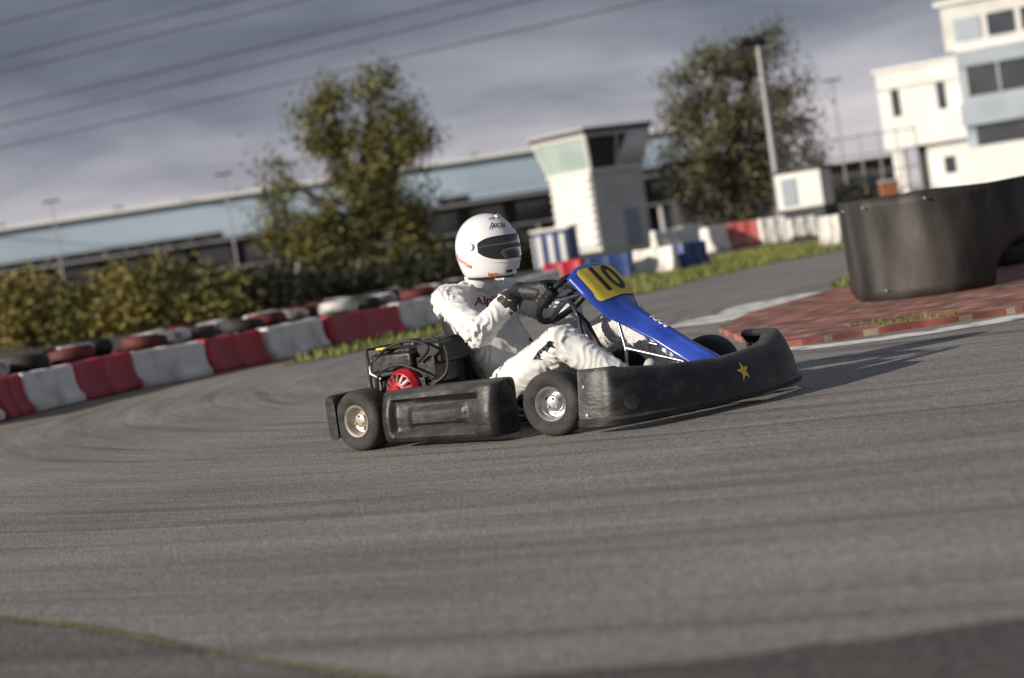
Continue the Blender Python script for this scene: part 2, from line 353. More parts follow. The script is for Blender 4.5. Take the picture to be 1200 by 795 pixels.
# ---------------------------------------------------------------- kart
KO=V((-.32,9.67,0)); KR=math.atan2(-.64,.77)
kart=empty('go_kart',KO,KR)
tag(kart,'blue and black racing go-kart with yellow number plate cornering on the asphalt','go-kart')
def wheel(x,y,side,w,steer,rm,lab=None):
    e=empty('wheel',(x,y,.137),steer,kart)
    if lab: e['label']=lab
    t=MB().lathe([(.070,w*.84),(.080,w*.93),(.100,w*1.0),(.117,w*.98),(.129,w*.88),(.136,w*.7),(.138,w*.3),(.138,-w*.3),(.136,-w*.7),(.129,-w*.88),(.117,-w*.98),(.1,-w),(.08,-w*.93),(.07,-w*.84)],sgn=side,n=56)
    t.build('tyre',M['rubber'],e,ang=60)
    r=MB().lathe([(.066,-w*.8),(.066,w*.55),(.069,w*.82),(.0735,w*.9),(.071,w*.93),(.063,w*.85),(.058,w*.62),(.054,w*.30),(.036,w*.22),(.034,w*.24),(.030,w*.58),(.022,w*.62),(.012,w*.64),(.001,w*.64)],sgn=side,n=48)
    r.mi=1
    for k in range(3):
        a=k*2*PI/3+.5; r.lathe([(.001,w*.235),(.0065,w*.235),(.0085,w*.215)],c=(.045*cos(a),side*w*.04,.045*sin(a)),sgn=side,n=14)
    r.mi=0
    for k in range(3):
        a=k*2*PI/3+1.5; r.lathe([(.001,w*.70),(.005,w*.70),(.005,w*.5)],c=(.022*cos(a),side*.003,.022*sin(a)),sgn=side,n=6)
    r.build('rim',[rm,M['frame']],e,ang=35)
wheel(1.085,-.575,-1,.066,R(11),M['rimsilver'],'front wheel with polished silver rim')
wheel(1.085,.575,1,.066,R(14),M['rimsilver'])
wheel(0,-.600,-1,.072,0,M['rimgold'],'rear wheel with pale tan rim')
wheel(0,.600,1,.072,0,M['rimgold'])
f=MB()
for s in (-1,1):
    f.tube(smoothpts([V(p) for p in [(-.12,s*.3,.07),(.2,s*.31,.055),(.6,s*.33,.055),(.95,s*.24,.055),(1.15,s*.2,.06),(1.38,s*.16,.06)]]),.016)
    f.tube([(1.08,s*.22,.06),(1.09,s*.47,.13)],.015); f.tube([(1.09,s*.47,.06),(1.085,s*.47,.2)],.012)
    f.tube([(0.02,s*.3,.06),(0,s*.3,.14)],.02)
    f.tube([(.35,s*.32,.06),(.3,s*.5,.12),(.3,s*.60,.13)],.012); f.tube([(.75,s*.32,.06),(.78,s*.5,.12),(.78,s*.60,.13)],.012)
    f.tube([(.95,s*.1,.07),(.84,s*.03,.42),(.82,0,.47)],.01)
    f.tube(smoothpts([V(p) for p in [(1.2,s*.19,.07),(1.4,s*.19,.12),(1.47,s*.3,.16)]]),.010)
f.tube([(-.12,-.3,.07),(-.12,.3,.07)],.016); f.tube([(1.38,-.16,.06),(1.38,.16,.06)],.016); f.tube([(.6,-.33,.055),(.6,.33,.055)],.014); f.tube([(1.08,-.22,.06),(1.08,.22,.06)],.014)
f.tube([(1.47,-.45,.16),(1.5,0,.17),(1.47,.45,.16)],.011)
f.build('chassis_frame',M['frame'],kart)
MB().box((.98,0,.04),(.8,.44,.006)).build('floor_tray',M['steel_grey'],kart)
MB().tube([(0,-.56,.137),(0,.56,.137)],.015,14).lathe([(.001,.20),(.085,.20),(.085,.206),(.001,.206)],(0,0,.137)).build('rear_axle',M['chrome'],kart)
MB().tube([(1.05,-.47,.12),(.98,-.03,.11)],.006).tube([(1.05,.47,.12),(.98,.03,.11)],.006).build('tie_rods',M['chrome'],kart)
CW=V((.765,0,.555)); AX=V((-.66,0,.75)).normalized(); VW=V((.75,0,.66)).normalized()
MB().tube([CW-AX*.01,(1.0,0,.10)],.010).build('steering_column',M['chrome'],kart)
sw=MB(); RS=.155
def rim_pt(a): return CW+(V((0,1,0))*cos(a)+VW*(sin(a) if sin(a)<.75 else .75+(sin(a)-.75)*.3))*RS
sw.tube([rim_pt(2*PI*k/48) for k in range(48)],.0155,12,closed=True)
st=sw.build('steering_wheel',M['blackprint'],kart)
h=MB()
for a in (R(0),R(180),R(270)): h.tube([CW-AX*.01,rim_pt(a)],[.016,.011])
n0=len(h.v); h.lathe([(.001,.012),(.032,.012),(.036,0),(.036,-.012)],(0,0,0),'Z',24)
for i in range(n0,len(h.v)):
    q=V((0,0,1)).rotation_difference(AX); h.v[i]=CW+q@h.v[i]
h.build('wheel_spokes',M['chrome'],st)
for s in (-1,1):
    MB().tube([(1.25,s*.14,.06),(1.28,s*.14,.22)],.008).box((1.272,s*.14,.20),(.012,.07,.05)).build('pedal',M['chrome'],kart,bev=.003)
prof=smoothpts([V(p) for p in [(.055,0,.62),(.09,0,.50),(.155,0,.32),(.24,0,.17),(.36,0,.085),(.5,0,.07),(.62,0,.10)]],4)
rows=[]
for i,p in enumerate(prof):
    t=(prof[min(i+1,len(prof)-1)]-prof[max(i-1,0)]).normalized(); nn=V((abs(t.z),0,abs(t.x))); u=i/(len(prof)-1); w=.215+.02*sin(u*PI)-.05*ss(.25,0,u); dep=.10+.09*sin(min(1,u*1.25)*PI)
    row=[]
    for k in range(17):
        y=-1+2*k/16; row.append(p+V((0,w*math.copysign(abs(y)**.8,y),0))+nn*dep*abs(y)**3.2)
    rows.append(row)
MB().grid(rows).build('seat',M['seat'],kart,solid=.012,ang=80)
def sidepod(s):
    rows=[]; n=60
    for i in range(n+1):
        u=i/n; x=.165+u*.70; e=abs(2*u-1); sc=max((1-e**16)**.3 if e<1 else .6,.60)
        row=[]; hz=.112+.010*u; cz=.144; hy=.088+.014*u
        yo=.612+.02*ss(.5,1,u)
        for k in range(64):
            a=2*PI*k/64; c=cos(a); d=sin(a); m_=max(abs(c),abs(d)); c2=c/m_; d2=d/m_
            rr=(abs(c2)**9+abs(d2)**9)**(-1/9); y=c2*rr*hy*sc; z=d2*rr*hz*(.85+.15*sc)
            y-= .026*ss(-.02,.115,z)*(1 if y>0 else .1)
            if c2*rr>.7:
                m=ss(.09,.13,u)*ss(.87,.83,u)*ss(.080,.062,abs(z+.006)); y-=.030*m
                m2=ss(.24,.26,u)*ss(.74,.72,u)*ss(.040,.028,abs(z+.008)); y+=.012*m2
            q=V((x,s*(yo+y),cz+z)); q+=V((0,s,0))*.005*noise.noise(q*9); row.append(q)
        rows.append(row)
    return MB().grid(rows,cv=True,caps=True).build('side_pod',M['plastic'],kart,ang=40)
sidepod(-1); sidepod(1)
rows=[]
for i in range(41):
    u=i/40; y=-.68+1.36*u; e=abs(2*u-1); x=-.205+.07*ss(.86,1,e); row=[]
    for k in range(16):
        a=2*PI*k/16; c=cos(a); d=sin(a); row.append(V((x+math.copysign(abs(c)**.5,c)*.028,y,.16+math.copysign(abs(d)**.4,d)*.10)))
    rows.append(row)
MB().grid(rows,cv=True,caps=True).build('rear_bumper',M['plastic'],kart,ang=50)
# front fairing
plan=smoothpts([V(p) for p in [(1.265,-.665,0),(1.37,-.664,0),(1.46,-.635,0),(1.54,-.47,0),(1.595,-.24,0),(1.635,0,0),(1.635,.24,0),(1.60,.46,0),(1.53,.59,0),(1.40,.655,0),(1.28,.665,0)]],8)
sec0=[(-.045,.030),(-.004,.026),(.016,.034),(.018,.055),(.002,.066),(.000,.085),(-.006,.14),(-.026,.20),(-.046,.236),(-.058,.247),(-.074,.252),(-.110,.248),(-.135,.240),(-.14,.230),(-.11,.222),(-.08,.2),(-.065,.12),(-.06,.05)]
rows=[]
for i,p in enumerate(plan):
    t=(plan[min(i+1,len(plan)-1)]-plan[max(i-1,0)]).normalized(); nn=V((t.y,-t.x,0)); u=i/(len(plan)-1); row=[]
    e=abs(2*u-1); inn=(1-.5*ss(.75,1,e)); hz=1.0+.12*ss(.62,.80,u)+.08*ss(.35,.12,u)-.14*ss(.3,.0,abs(u-.5))
    lean=.45+.55*ss(.12,.3,u)
    for j,(wx,z0) in enumerate(sec0):
        z=.026+(z0-.026)*hz; w=wx if wx>-.03 else -.03+(wx+.03)*inn
        if z0>.15 and j<11: w*=lean
        pt=p+nn*w+V((0,0,z)); dn=.010*noise.noise(pt*4.5)+.006*noise.noise(pt*13); pt+=nn*dn*(1 if z0>.06 else .4); row.append(pt)
    rows.append(row)
fb=MB().grid(rows,cv=True,caps=True).build('front_bumper',M['plastic'],kart,ang=28)
bfb=bvh_of(fb)
star=[]
for k in range(10):
    a=PI/2+k*PI/5; r=.045 if k%2==0 else .019; star.append((r*cos(a),r*sin(a)))
decal('star',polymesh(star),frame_at((1.66,.03,.148),(1,-.05,.15),roll=.1),bfb,M['yellow'],fb,off=.004,cuts=3)
dsc=[(.034*cos(2*PI*k/24),.034*sin(2*PI*k/24)) for k in range(24)]
decal('moulded_disc',polymesh(dsc),frame_at((1.49,-.60,.12),(.75,-.6,.1)),bfb,M['rubber'],fb,off=.004,cuts=2)
for c,o_ in (((1.31,-.70,.085),(0,-1,0)),((1.30,-.70,.20),(0,-1,0))):
    decal('bolt',polymesh([(.007*cos(2*PI*k/8),.007*sin(2*PI*k/8)) for k in range(8)]),frame_at(c,o_),bfb,M['steel_grey'],fb,off=.005,cuts=0)
# blue nose panel
cl=smoothpts([V(p) for p in [(.915,0,.685),(.95,0,.665),(1.03,0,.575),(1.10,0,.495),(1.17,0,.435),(1.28,0,.365),(1.40,0,.285),(1.50,0,.225),(1.56,0,.18)]],5)
ws=[.130,.172,.170,.135,.082,.066,.066,.078,.070]
rows=[]
for i,p in enumerate(cl):
    q=i/5; a=int(min(q,len(ws)-2)); w=ws[a]+(ws[a+1]-ws[a])*min(1,q-a)
    t=(cl[min(i+1,len(cl)-1)]-cl[max(i-1,0)]).normalized(); nn=V((-t.z,0,t.x)); row=[]
    flat=ss(18,10,i)
    for k in range(25):
        y=-1+2*k/24; d=-(.018*abs(y)**2+.03*abs(y)**8)*flat-(.055*abs(y)**2.5)*(1-flat)
        ridge=.012*(1-flat)*ss(.40,.22,abs(y))
        row.append(p+V((0,y*w,0))+nn*(d+ridge))
    rows.append(row)
np_=MB().grid(rows).build('nose_panel',M['blue'],kart,solid=.006,ang=60)
bnp=bvh_of(np_); NPn=V((.75,0,.66)); NPc=V((1.012,0,.60)); upn=V((-.66,0,.75))
def rrect(w,h,r,n=5):
    o=[]
    for cx,cy,a0 in ((w/2-r,h/2-r,0),(-w/2+r,h/2-r,90),(-w/2+r,-h/2+r,180),(w/2-r,-h/2+r,270)):
        for k in range(n+1): a=R(a0+90*k/n); o.append((cx+r*cos(a),cy+r*sin(a)))
    return o
decal('number_plate',polymesh(rrect(.280,.188,.03)),frame_at(NPc,NPn,upn),bnp,M['yellow'],np_,off=.005,cuts=4)
decal('number',textmesh('10',.205,bold=.003,sx=.92),frame_at(NPc+V((-.004,0,.004)),NPn,upn),bnp,M['blackprint'],np_,off=.0085,cuts=1)
tm=frame_at((1.26,0,.40),(.55,0,.83),V((-.83,0,.55)),R(90))
decal('lettering',textmesh('SODI',.045,bold=.002),tm,bnp,M['helmet'],np_,off=.004,cuts=1)
MB().box((.86,0,.10),(.22,.2,.11)).build('fuel_tank',M['offwhite'],kart,bev=.025)
MB().tube([(1.1,-.1,.06),(1.12,-.09,.3),(1.05,-.05,.52)],.008).tube([(1.1,.1,.06),(1.12,.09,.3),(1.05,.05,.52)],.008).tube([(1.12,-.09,.3),(1.4,-.08,.22),(1.5,-.1,.15)],.008).tube([(1.12,.09,.3),(1.4,.08,.22),(1.5,.1,.15)],.008).build('nose_support',M['chrome'],kart)
# engine
eng=MB(); eng.box((.14,-.36,.20),(.26,.22,.18)).box((.02,-.40,.17),(.12,.16,.12)).box((.23,-.34,.32),(.17,.20,.12))
for k in range(7): eng.box((.275,-.36,.16+k*.02),(.06,.19,.006))
eg=eng.build('engine',M['engineblack'],kart,bev=.010)
MB().box((.08,-.36,.37),(.25,.22,.085)).box((.08,-.36,.42),(.20,.16,.03)).lathe([(.001,.462),(.03,.462),(.032,.435)],(.14,-.35,0),'Z',18).build('engine_tank',M['engineblack'],eg,bev=.022)
MB().box((.27,-.32,.39),(.15,.20,.10)).box((.27,-.32,.44),(.11,.15,.03)).build('air_filter',M['blackprint'],eg,bev=.022)
rc=MB(); rc.lathe([(.001,.060),(.020,.060),(.024,.048),(.05,.044),(.078,.032),(.094,.005),(.094,-.03)],(.15,-.48,.245),'Y',36,sgn=-1)
rc.mi=1
for k in range(14):
    a=2*PI*k/14; c=V((.15+.056*cos(a),-.48-.042,.245+.056*sin(a))); rot=Matrix.Rotation(-a,3,'Y'); rc.box(c,(.036,.008,.009),rot)
rc.build('recoil_cover',[M['enginered'],M['blackprint']],eg,ang=30)
MB().tube([(.0,-.46,.30),(-.05,-.47,.33),(-.06,-.46,.38),(-.02,-.44,.41)],.012).tube([(-.05,-.30,.27),(-.06,-.45,.27)],.045,18).build('exhaust',M['chrome'],eg)
MB().box((.04,-.44,.437),(.09,.05,.010)).build('caution_tag',M['yellow'],eg,bev=.002)
MB().tube(smoothpts([V(p) for p in [(.24,-.46,.36),(.32,-.47,.42),(.2,-.46,.46),(.05,-.47,.43),(-.04,-.46,.36)]]),.007).tube(smoothpts([V(p) for p in [(.30,-.46,.25),(.38,-.44,.3),(.36,-.40,.4),(.27,-.38,.46)]]),.008).tube(smoothpts([V(p) for p in [(.0,-.49,.2),(.03,-.51,.32),(.16,-.50,.36),(.3,-.48,.3)]]),.006).build('hose',M['blackprint'],eg)
MB().tube([(-.06,-.47,.18),(-.06,-.47,.44),(-.05,-.30,.44),(-.06,-.23,.44),(-.06,-.23,.18)],.009).build('engine_guard',M['frame'],eg)
# ---------------------------------------------------------------- person
SH=[V((.235,-.190,.605)),V((.235,.190,.605))]; EL=[V((.51,-.335,.450)),V((.52,.32,.45))]
HG=[rim_pt(R(172)),rim_pt(R(8))]
Tn=[(rim_pt(R(168))-rim_pt(R(176))).normalized(),(rim_pt(R(12))-rim_pt(R(4))).normalized()]
WR=[];SE=[]
for i in (0,1):
    out=(HG[i]-CW).normalized(); w=HG[i]+AX*.082+out*.03-Tn[i]*.035-V((.045,0,0)); WR.append(w); SE.append(w+(EL[i]-w)*.26)
HIP=[V((.44,-.10,.17)),V((.44,.10,.17))]; KN=[V((.92,-.27,.365)),V((.94,.20,.41))]; AN=[V((1.20,-.17,.15)),V((1.20,.15,.15))]
pm=MB()
pm.ell((.395,0,.185),(.140,.190,.115)); pm.ell((.325,0,.34),(.135,.175,.15)); pm.ell((.265,0,.49),(.135,.192,.15)); pm.cap((.24,-.13,.60),(.24,.13,.60),.078,.078)
pm.cap((.36,0,.22),(.27,0,.45),.15,.158); pm.cap((.25,0,.60),(.285,0,.72),.07,.06); pm.ell((.335,0,.81),(.09,.075,.11))
for i in (0,1):
    pm.cap(SH[i],EL[i],.077,.060); pm.cap(EL[i],SE[i],.061,.046)
    pm.cap(HIP[i],KN[i],.106,.082); pm.cap(KN[i],AN[i],.080,.054)
segs=[(SH[i],EL[i]) for i in (0,1)]+[(EL[i],SE[i]) for i in (0,1)]+[(HIP[i],KN[i]) for i in (0,1)]+[(KN[i],AN[i]) for i in (0,1)]+[(V((.40,0,.2)),V((.26,0,.58)))]
def folds(co,n):
    best=9;bt=0;bl=1;bi=0
    for k,(a,b) in enumerate(segs):
        ab=b-a; t=max(0,min(1,(co-a).dot(ab)/ab.length_squared)); d=(co-(a+ab*t)).length
        if k==8: d-=.08
        if d<best: best=d;bt=t;bl=ab.length;bi=k
    w=noise.noise(co*9+V((bi,0,0)))*2.6+noise.noise(co*22)*.7
    amp=.003+.006*max(ss(.55,1,bt),ss(.4,0,bt))
    if bi==8: amp=.0060
    s=sin(bt*bl*70+w*3.0); s=(1-abs(s))**1.6*1.5-.4
    return amp*s*(.4+1.0*abs(noise.noise(co*5+V((3,1,0)))))*1.9+noise.noise(co*6)*.008
person=fuse(pm,'person',M['suit'],None,.0075,6,folds)
person.location=KO; person.rotation_euler=(0,0,KR)
tag(person,"racing driver in white overalls, white helmet and black gloves gripping the kart's steering wheel",'person')
bp_=bvh_of(person)
MB().lathe([(.075,0),(.082,.012),(.080,.035),(.072,.045)],(.262,0,.640),'Z',28).build('collar',M['suit'],person)
for i in (0,1):
    g=MB(); out=(HG[i]-CW).normalized(); T=Tn[i]
    def ring(ang,r,off): return HG[i]+(AX*cos(ang)+out*sin(ang))*r+T*off
    d=(EL[i]-WR[i]).normalized()
    g.cap(WR[i],SE[i]+d*.010,.039,.055); g.cap(SE[i]+d*.0,SE[i]+d*.012,.056,.056)
    g.cap(WR[i],ring(R(38),.044,-.012),.038,.033); g.cap(ring(R(30),.046,-.028),ring(R(30),.046,.022),.029,.027)
    for j in range(4):
        off=(-.036,-.012,.012,.035)[j]; g.cap(WR[i]+T*off*.35,ring(R(50),.040,off*.95),.027,.018)
        reach=(215,245,250,235)[j]; rr=(.0110,.0125,.0128,.0122)[j]; kn=(.029,.031,.032,.031)[j]
        pts_=[ring(R(45),kn+.009,off*.95),ring(R(82),kn+.006,off),ring(R(122),kn+.004,off),ring(R(168),kn-.001,off),ring(R(reach),kn-.003,off)]
        g.chain(pts_,[rr*1.25,rr*1.22,rr*1.08,rr*1.0,rr*.9])
    g.chain([WR[i]+T*.02,ring(R(10),.040,.040),ring(R(-45),.033,.060),ring(R(-95),.030,.068)],[.022,.018,.0145,.012])
    fuse(g,'glove',M['glove'],person,.0042,3)
for i in (0,1):
    s=MB(); a=AN[i]; s.ell(a+V((.015,0,-.055)),(.052,.040,.036)); s.cap(a,a+V((.01,0,-.04)),.048,.046); s.cap(a+V((.02,0,-.06)),a+V((.08,(-.01,.01)[i],.03)),.040,.036); s.cap(a+V((.06,0,.0)),a+V((.095,0,.075)),.037,.028)
    fuse(s,'shoe',M['shoe'],person,.006,4)
decal('chest_lettering',textmesh('Alpinestars',.060,shear=.2,bold=.002),frame_at((.425,-.030,.59),V((.72,-.68,.25)),V((0,0,1)),R(2)),bp_,M['redprint'],person,off=.003,cuts=1)
cat=[(-.060,-.030),(-.045,-.020),(-.030,-.004),(-.010,.004),(.012,.010),(.030,.022),(.044,.026),(.052,.020),(.056,.012),(.046,.010),(.052,-.004),(.060,-.012),(.050,-.010),(.038,.000),(.028,-.004),(.020,-.016),(.026,-.024),(.014,-.018),(.010,-.006),(-.008,-.012),(-.022,-.020),(-.026,-.034),(-.014,-.042),(-.030,-.042),(-.036,-.028),(-.052,-.042),(-.044,-.030)]
decal('leaping_cat_emblem',polymesh([(x*1.35,y*.95) for x,y in cat]),frame_at((.86,-.36,.355),V((.15,-.95,.20)),V((0,0,1)),R(4)),bp_,M['blackprint'],person,off=.006,cuts=1)
# ---------------------------------------------------------------- helmet
HC=V((.350,0,.825)); HS=1.055
def S(az,el,off=0):
    hf=cos(el)**(.62 if el<0 else .95)
    x=cos(az)*hf*(.150 if cos(az)<0 else .146); y=sin(az)*hf*.126; z=sin(el)*(.146 if el>0 else .165)
    k=ss(.0,.09,-z); x+=k*.020*max(0,cos(az))**1.5; y*=1-.05*k
    z=max(z,-.128); p=V((x,y,z))*HS; p=p*(1+off/.14)
    return HC+Matrix.Rotation(R(4),3,'Y')@p
rows=[[S(2*PI*j/64,R(-70+158*i/30)) for i in range(31)] for j in range(64)]
hm=MB().grid(rows,cu=True); hm.add([S(2*PI*j/64,R(88)) for j in range(64)],[tuple(range(64))])
helmet=hm.build('helmet',M['helmet'],person,ang=60); bh=bvh_of(helmet)
def vband(name,azm,lo,hi,off,m,par,edge=4):
    rows=[]
    for j in range(41):
        az=R(azm)*(-1+2*j/40); e=abs(-1+2*j/40)**edge; mid=(lo+hi)/2+1*e
        rows.append([S(az,R(mid+(l-(lo+hi)/2)*(1-.62*e)),off) for l in [lo+(hi-lo)*k/14 for k in range(15)]])
    return MB().grid(rows).build(name,m,par,ang=80),rows
vs_,vr=vband('visor_shield',86,-24,28,.0035,M['helmet'],helmet)
vis,vr2=vband('visor',70,-17,18,.006,M['visor'],helmet,5)
loop=[r[0] for r in vr2]+vr2[-1][1:-1]+[r[-1] for r in reversed(vr2)]+list(reversed(vr2[0][1:-1]))
MB().tube(loop,.0028,6,closed=True).build('visor_seal',M['blackprint'],vis)
for s in (-1,1):
    p=S(s*R(84),R(4),.006); MB().lathe([(.001,.006),(.016,.006),(.019,.001),(.019,-.006)],p,'Y',24,sgn=s).build('visor_pivot',M['helmet'],helmet)
MB().tube([S(2*PI*j/48,R(-58),.001) for j in range(48)],.007,8,closed=True).build('neck_trim',M['blackprint'],helmet)
for az,el in ((-18,-40),(18,-40)):
    MB().tube([S(R(az-7),R(el),.002),S(R(az),R(el),.004),S(R(az+7),R(el),.002)],.006,8).build('chin_vent',M['blackprint'],helmet)
MB().tube([S(R(-10),R(60),.003),S(0,R(61),.006),S(R(10),R(60),.003)],.009,8).build('brow_vent',M['helmet'],helmet)
def hdec(name,me,az,el,m,roll=0,cuts=1):
    p=S(R(az),R(el)); d=(p-HC).normalized(); decal(name,me,frame_at(p,d,V((0,0,1)),roll),bh,m,helmet,off=.0065,cuts=cuts)
hdec('brow_lettering',textmesh('Arai',.048,shear=.25,bold=.0004),-27,39,M['navy'],R(-4))
wing=[(-.03,.0),(-.012,.010),(.012,.010),(.034,.0),(.014,.003),(-.008,.003)]
hdec('wing_emblem',polymesh(wing),-27,54,M['navy'])
hdec('chin_lettering',textmesh('MP',.036,bold=.001),-52,-46,M['orange'],R(4))
hdec('side_lettering',textmesh('PHANTOM',.024,bold=.0006),-112,-18,M['orange'],R(-38))
# ---------------------------------------------------------------- barriers
def barrier(p0,p1,m,h,label,group,wd=.36):
    d=p1-p0; L=d.length; a=math.atan2(d.y,d.x)
    prof=[(-wd/2,0),(-wd/2,h*.16),(-wd*.36,h*.30),(-wd*.28,h*.55),(-wd*.27,h*.93),(-wd*.2,h),(wd*.2,h),(wd*.27,h*.93),(wd*.28,h*.55),(wd*.36,h*.30),(wd/2,h*.16),(wd/2,0)]
    rows=[]; g=.02
    st=[(0,.82,.95),(.02,.95,1),(.09,1,1),(.12,.9,.985),(.44,.9,.985),(.47,1,1),(.53,1,1),(.56,.9,.985),(.88,.9,.985),(.91,1,1),(.98,.95,1),(1,.82,.95)]
    for u,ky,kz in st: rows.append([V((g+u*(L-2*g),y*ky,z*kz)) for y,z in prof])
    mb=MB().grid(rows,cv=True,caps=True)
    mb.tube([(L-g-.02,0,h*.35),(L+g,0,h*.35)],.05,10)
    o=mb.build('plastic_barrier',m,None,bev=.012,ang=50); o.location=p0; o.rotation_euler=(R(random.uniform(-2.5,2.5)),R(random.uniform(-.8,.8)),a+R(random.uniform(-2.5,2.5)))
    tag(o,label,'barrier',group); return o
rowpx=[(-75,511),(-10,495),(24,487),(80,473),(150,457),(237,440),(310,425),(381,409),(464,391),(532,377),(600,361),(655,344)]
cols_=['w','r','w','r','w','r','w','r','w','r','w']
ordn=['first','second','third','fourth','fifth','sixth','seventh','eighth','ninth','tenth','eleventh','twelfth']
pts=[G(*p) for p in rowpx]
for i in range(len(pts)-1):
    c=cols_[i]; barrier(pts[i],pts[i+1],M['redbar'] if c=='r' else M['whitebar'],.36,('red' if c=='r' else 'dirty white')+' plastic barrier, '+ordn[i]+' from the left in the row curving behind the kart','barriers curving round the left of the track')
row2=[((640,341),(688,334),'r'),((690,334),(744,326),'b'),((746,325),(796,318),'w'),((798,317),(826,312),'b')]
nm={'r':('redbar','red'),'b':('bluebar','blue'),'w':('whitebar','white'),'p':('palered','faded red')}
for i,(a,b,c) in enumerate(row2):
    barrier(G(*a),G(*b),M[nm[c][0]],.46,nm[c][1]+' plastic barrier, '+ordn[i]+' from the left of the four behind the steering wheel','barriers behind the kart nose')
far=[((766,293),(798,288),'w',22),((798,288),(828,283),'w',22),((829,297),(856,292),'w',30),((857,292),(890,287),'p',30),((891,287),(924,282),'w',30),((925,281),(958,276),'w',24),((962,290),(990,286),'w',36)]
for i,(a,b,c,hp) in enumerate(far):
    p0=G(*a); barrier(p0,G(*b),M[nm[c][0]],hp*p0.y/2400,nm[c][1]+' plastic barrier, '+ordn[i]+' from the left of the far group beyond the grass','far barriers beyond the grass',.5)
# ---------------------------------------------------------------- tyres
def tyre_proto(m):
    mb=MB().lathe([(.13,.016),(.155,.0),(.21,.0),(.24,.016),(.252,.042),(.252,.108),(.24,.134),(.21,.15),(.155,.15),(.13,.134),(.145,.09),(.145,.06),(.13,.016)],(0,0,0),'Z',26)
    return mb.build('tyre',m,None,ang=50)
protos={}
def put_tyre(kind,loc,label,group):
    if kind not in protos: o=tyre_proto(M['tyre'+kind]); protos[kind]=o
    else: o=protos[kind].copy(); col.objects.link(o)
    o.location=loc; o.rotation_euler=(R(random.uniform(-6,6)),R(random.uniform(-6,6)),random.uniform(0,6)); tag(o,label,'tyre',group)
path=smoothpts(pts,16)
def walk(path,step,off):
    q=[]
    for i in range(len(path)):
        t=(path[min(i+1,len(path)-1)]-path[max(i-1,0)]).normalized(); q.append(path[i]+V((-t.y,t.x,0))*off)
    out=[];acc=0
    for i in range(1,len(q)):
        acc+=(q[i]-q[i-1]).length
        if acc>=step: acc=0; out.append(q[i])
    return out
kinds={'white':'white painted','red':'dark red painted','black':'bare black'}
for rowi,(off,hn) in enumerate(((.55,2),(1.35,3),(2.6,3))):
    for k,p in enumerate(walk(path,.52,off)):
        kd=['white','black','red','white','red','white','black'][(k+rowi*2)%7]
        for l in range(hn if (k%4) else hn-1):
            kk=kd if l>=hn-1 else ('black' if l<hn-2 else ['black','red','white'][(k+l)%3])
            put_tyre(kk,(p.x+random.uniform(-.06,.06),p.y+random.uniform(-.06,.06),l*.153),kinds[kk]+' tyre lying in the stacks behind the red and white barriers',kinds[kk]+' tyres stacked behind the barriers')
# ---------------------------------------------------------------- belt barrier
bt=empty('belt_barrier',G(1010,362)); tag(bt,'black conveyor belt barrier wrapped round tyres, standing on the red block kerb','barrier')
b0=bt.location.copy()
loopw=[G(*p) for p in [(1120,318),(1040,322),(1000,337),(1008,358),(1045,358),(1100,352),(1160,342),(1230,328),(1330,305),(1440,285)]]
lp=smoothpts([p-b0 for p in loopw],9)
rows=[]
for i,p in enumerate(lp):
    u=i/(len(lp)-1); row=[]
    x_=(i-9*7.0)/8.0; arch=.33*math.sqrt(max(0,1-x_*x_)) if abs(x_)<1 else 0
    for k in range(11):
        zb=.035+arch; z=zb+(.775-zb)*k/10; q=p+V((0,0,z)); w=noise.noise(V((u*9,z*1.5,0)))*.07+noise.noise(V((u*25,z*3,2)))*.025; q+=V((-.3,-.6,0))*w*(.4+z); q.z+=(.02*noise.noise(V((u*8,2,0)))) if k==10 else 0; row.append(q)
    rows.append(row)
MB().grid(rows).build('belt',M['belt'],bt,solid=.018,ang=80)
bl=MB()
for i,z in ((27,.70),(33,.70),(45,.69),(36,.12)):
    p=lp[i]; t=(lp[i+1]-lp[i-1]).normalized(); bl.ell(rows[i][10 if z>.4 else 1]+V((t.y,-t.x,0))*.03+V((0,0,-.06 if z>.4 else 0)),(.010,.010,.010),8)
bl.build('bolts',M['bolt'],bt)
for k in range(5):
    c=G(1040+k*62,346-k*13); d=(c-b0)+V((.12,.38,0))
    for l in range(4):
        MB().lathe([(.16,.02),(.19,.0),(.25,.0),(.285,.02),(.30,.05),(.30,.13),(.285,.16),(.25,.18),(.19,.18),(.16,.16),(.175,.10),(.16,.02)],d+V((0,0,.036+l*.17)),'Z',24).build('packed_tyre',M['tyreblack'],bt)
# ---------------------------------------------------------------- pit building
DB=200.0
bx=empty('pit_building',(-18,DB,0)); tag(bx,'long pale blue trackside pit building with white roof edge and dark terraces','building')
X0,X1=-75,42
def B(name,x0,x1,y0,y1,z0,z1,m,par=bx,bev=0): return MB().box(((x0+x1)/2,(y0+y1)/2,(z0+z1)/2),(x1-x0,y1-y0,z1-z0)).build(name,m,par,bev=bev)
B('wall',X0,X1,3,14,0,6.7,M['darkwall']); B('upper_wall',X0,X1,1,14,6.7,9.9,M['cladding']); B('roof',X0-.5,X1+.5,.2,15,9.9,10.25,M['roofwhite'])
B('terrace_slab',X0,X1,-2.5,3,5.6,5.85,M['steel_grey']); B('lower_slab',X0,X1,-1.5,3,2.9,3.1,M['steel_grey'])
rl=MB()
for z in (6.25,6.55,6.85): rl.box(((X0+X1)/2,-2.4,z),(X1-X0,.06,.06))
for k in range(60): rl.box((X0+k*(X1-X0)/59,-2.4,6.4),(.07,.07,.9))
rl.build('railing',M['steel_grey'],bx)
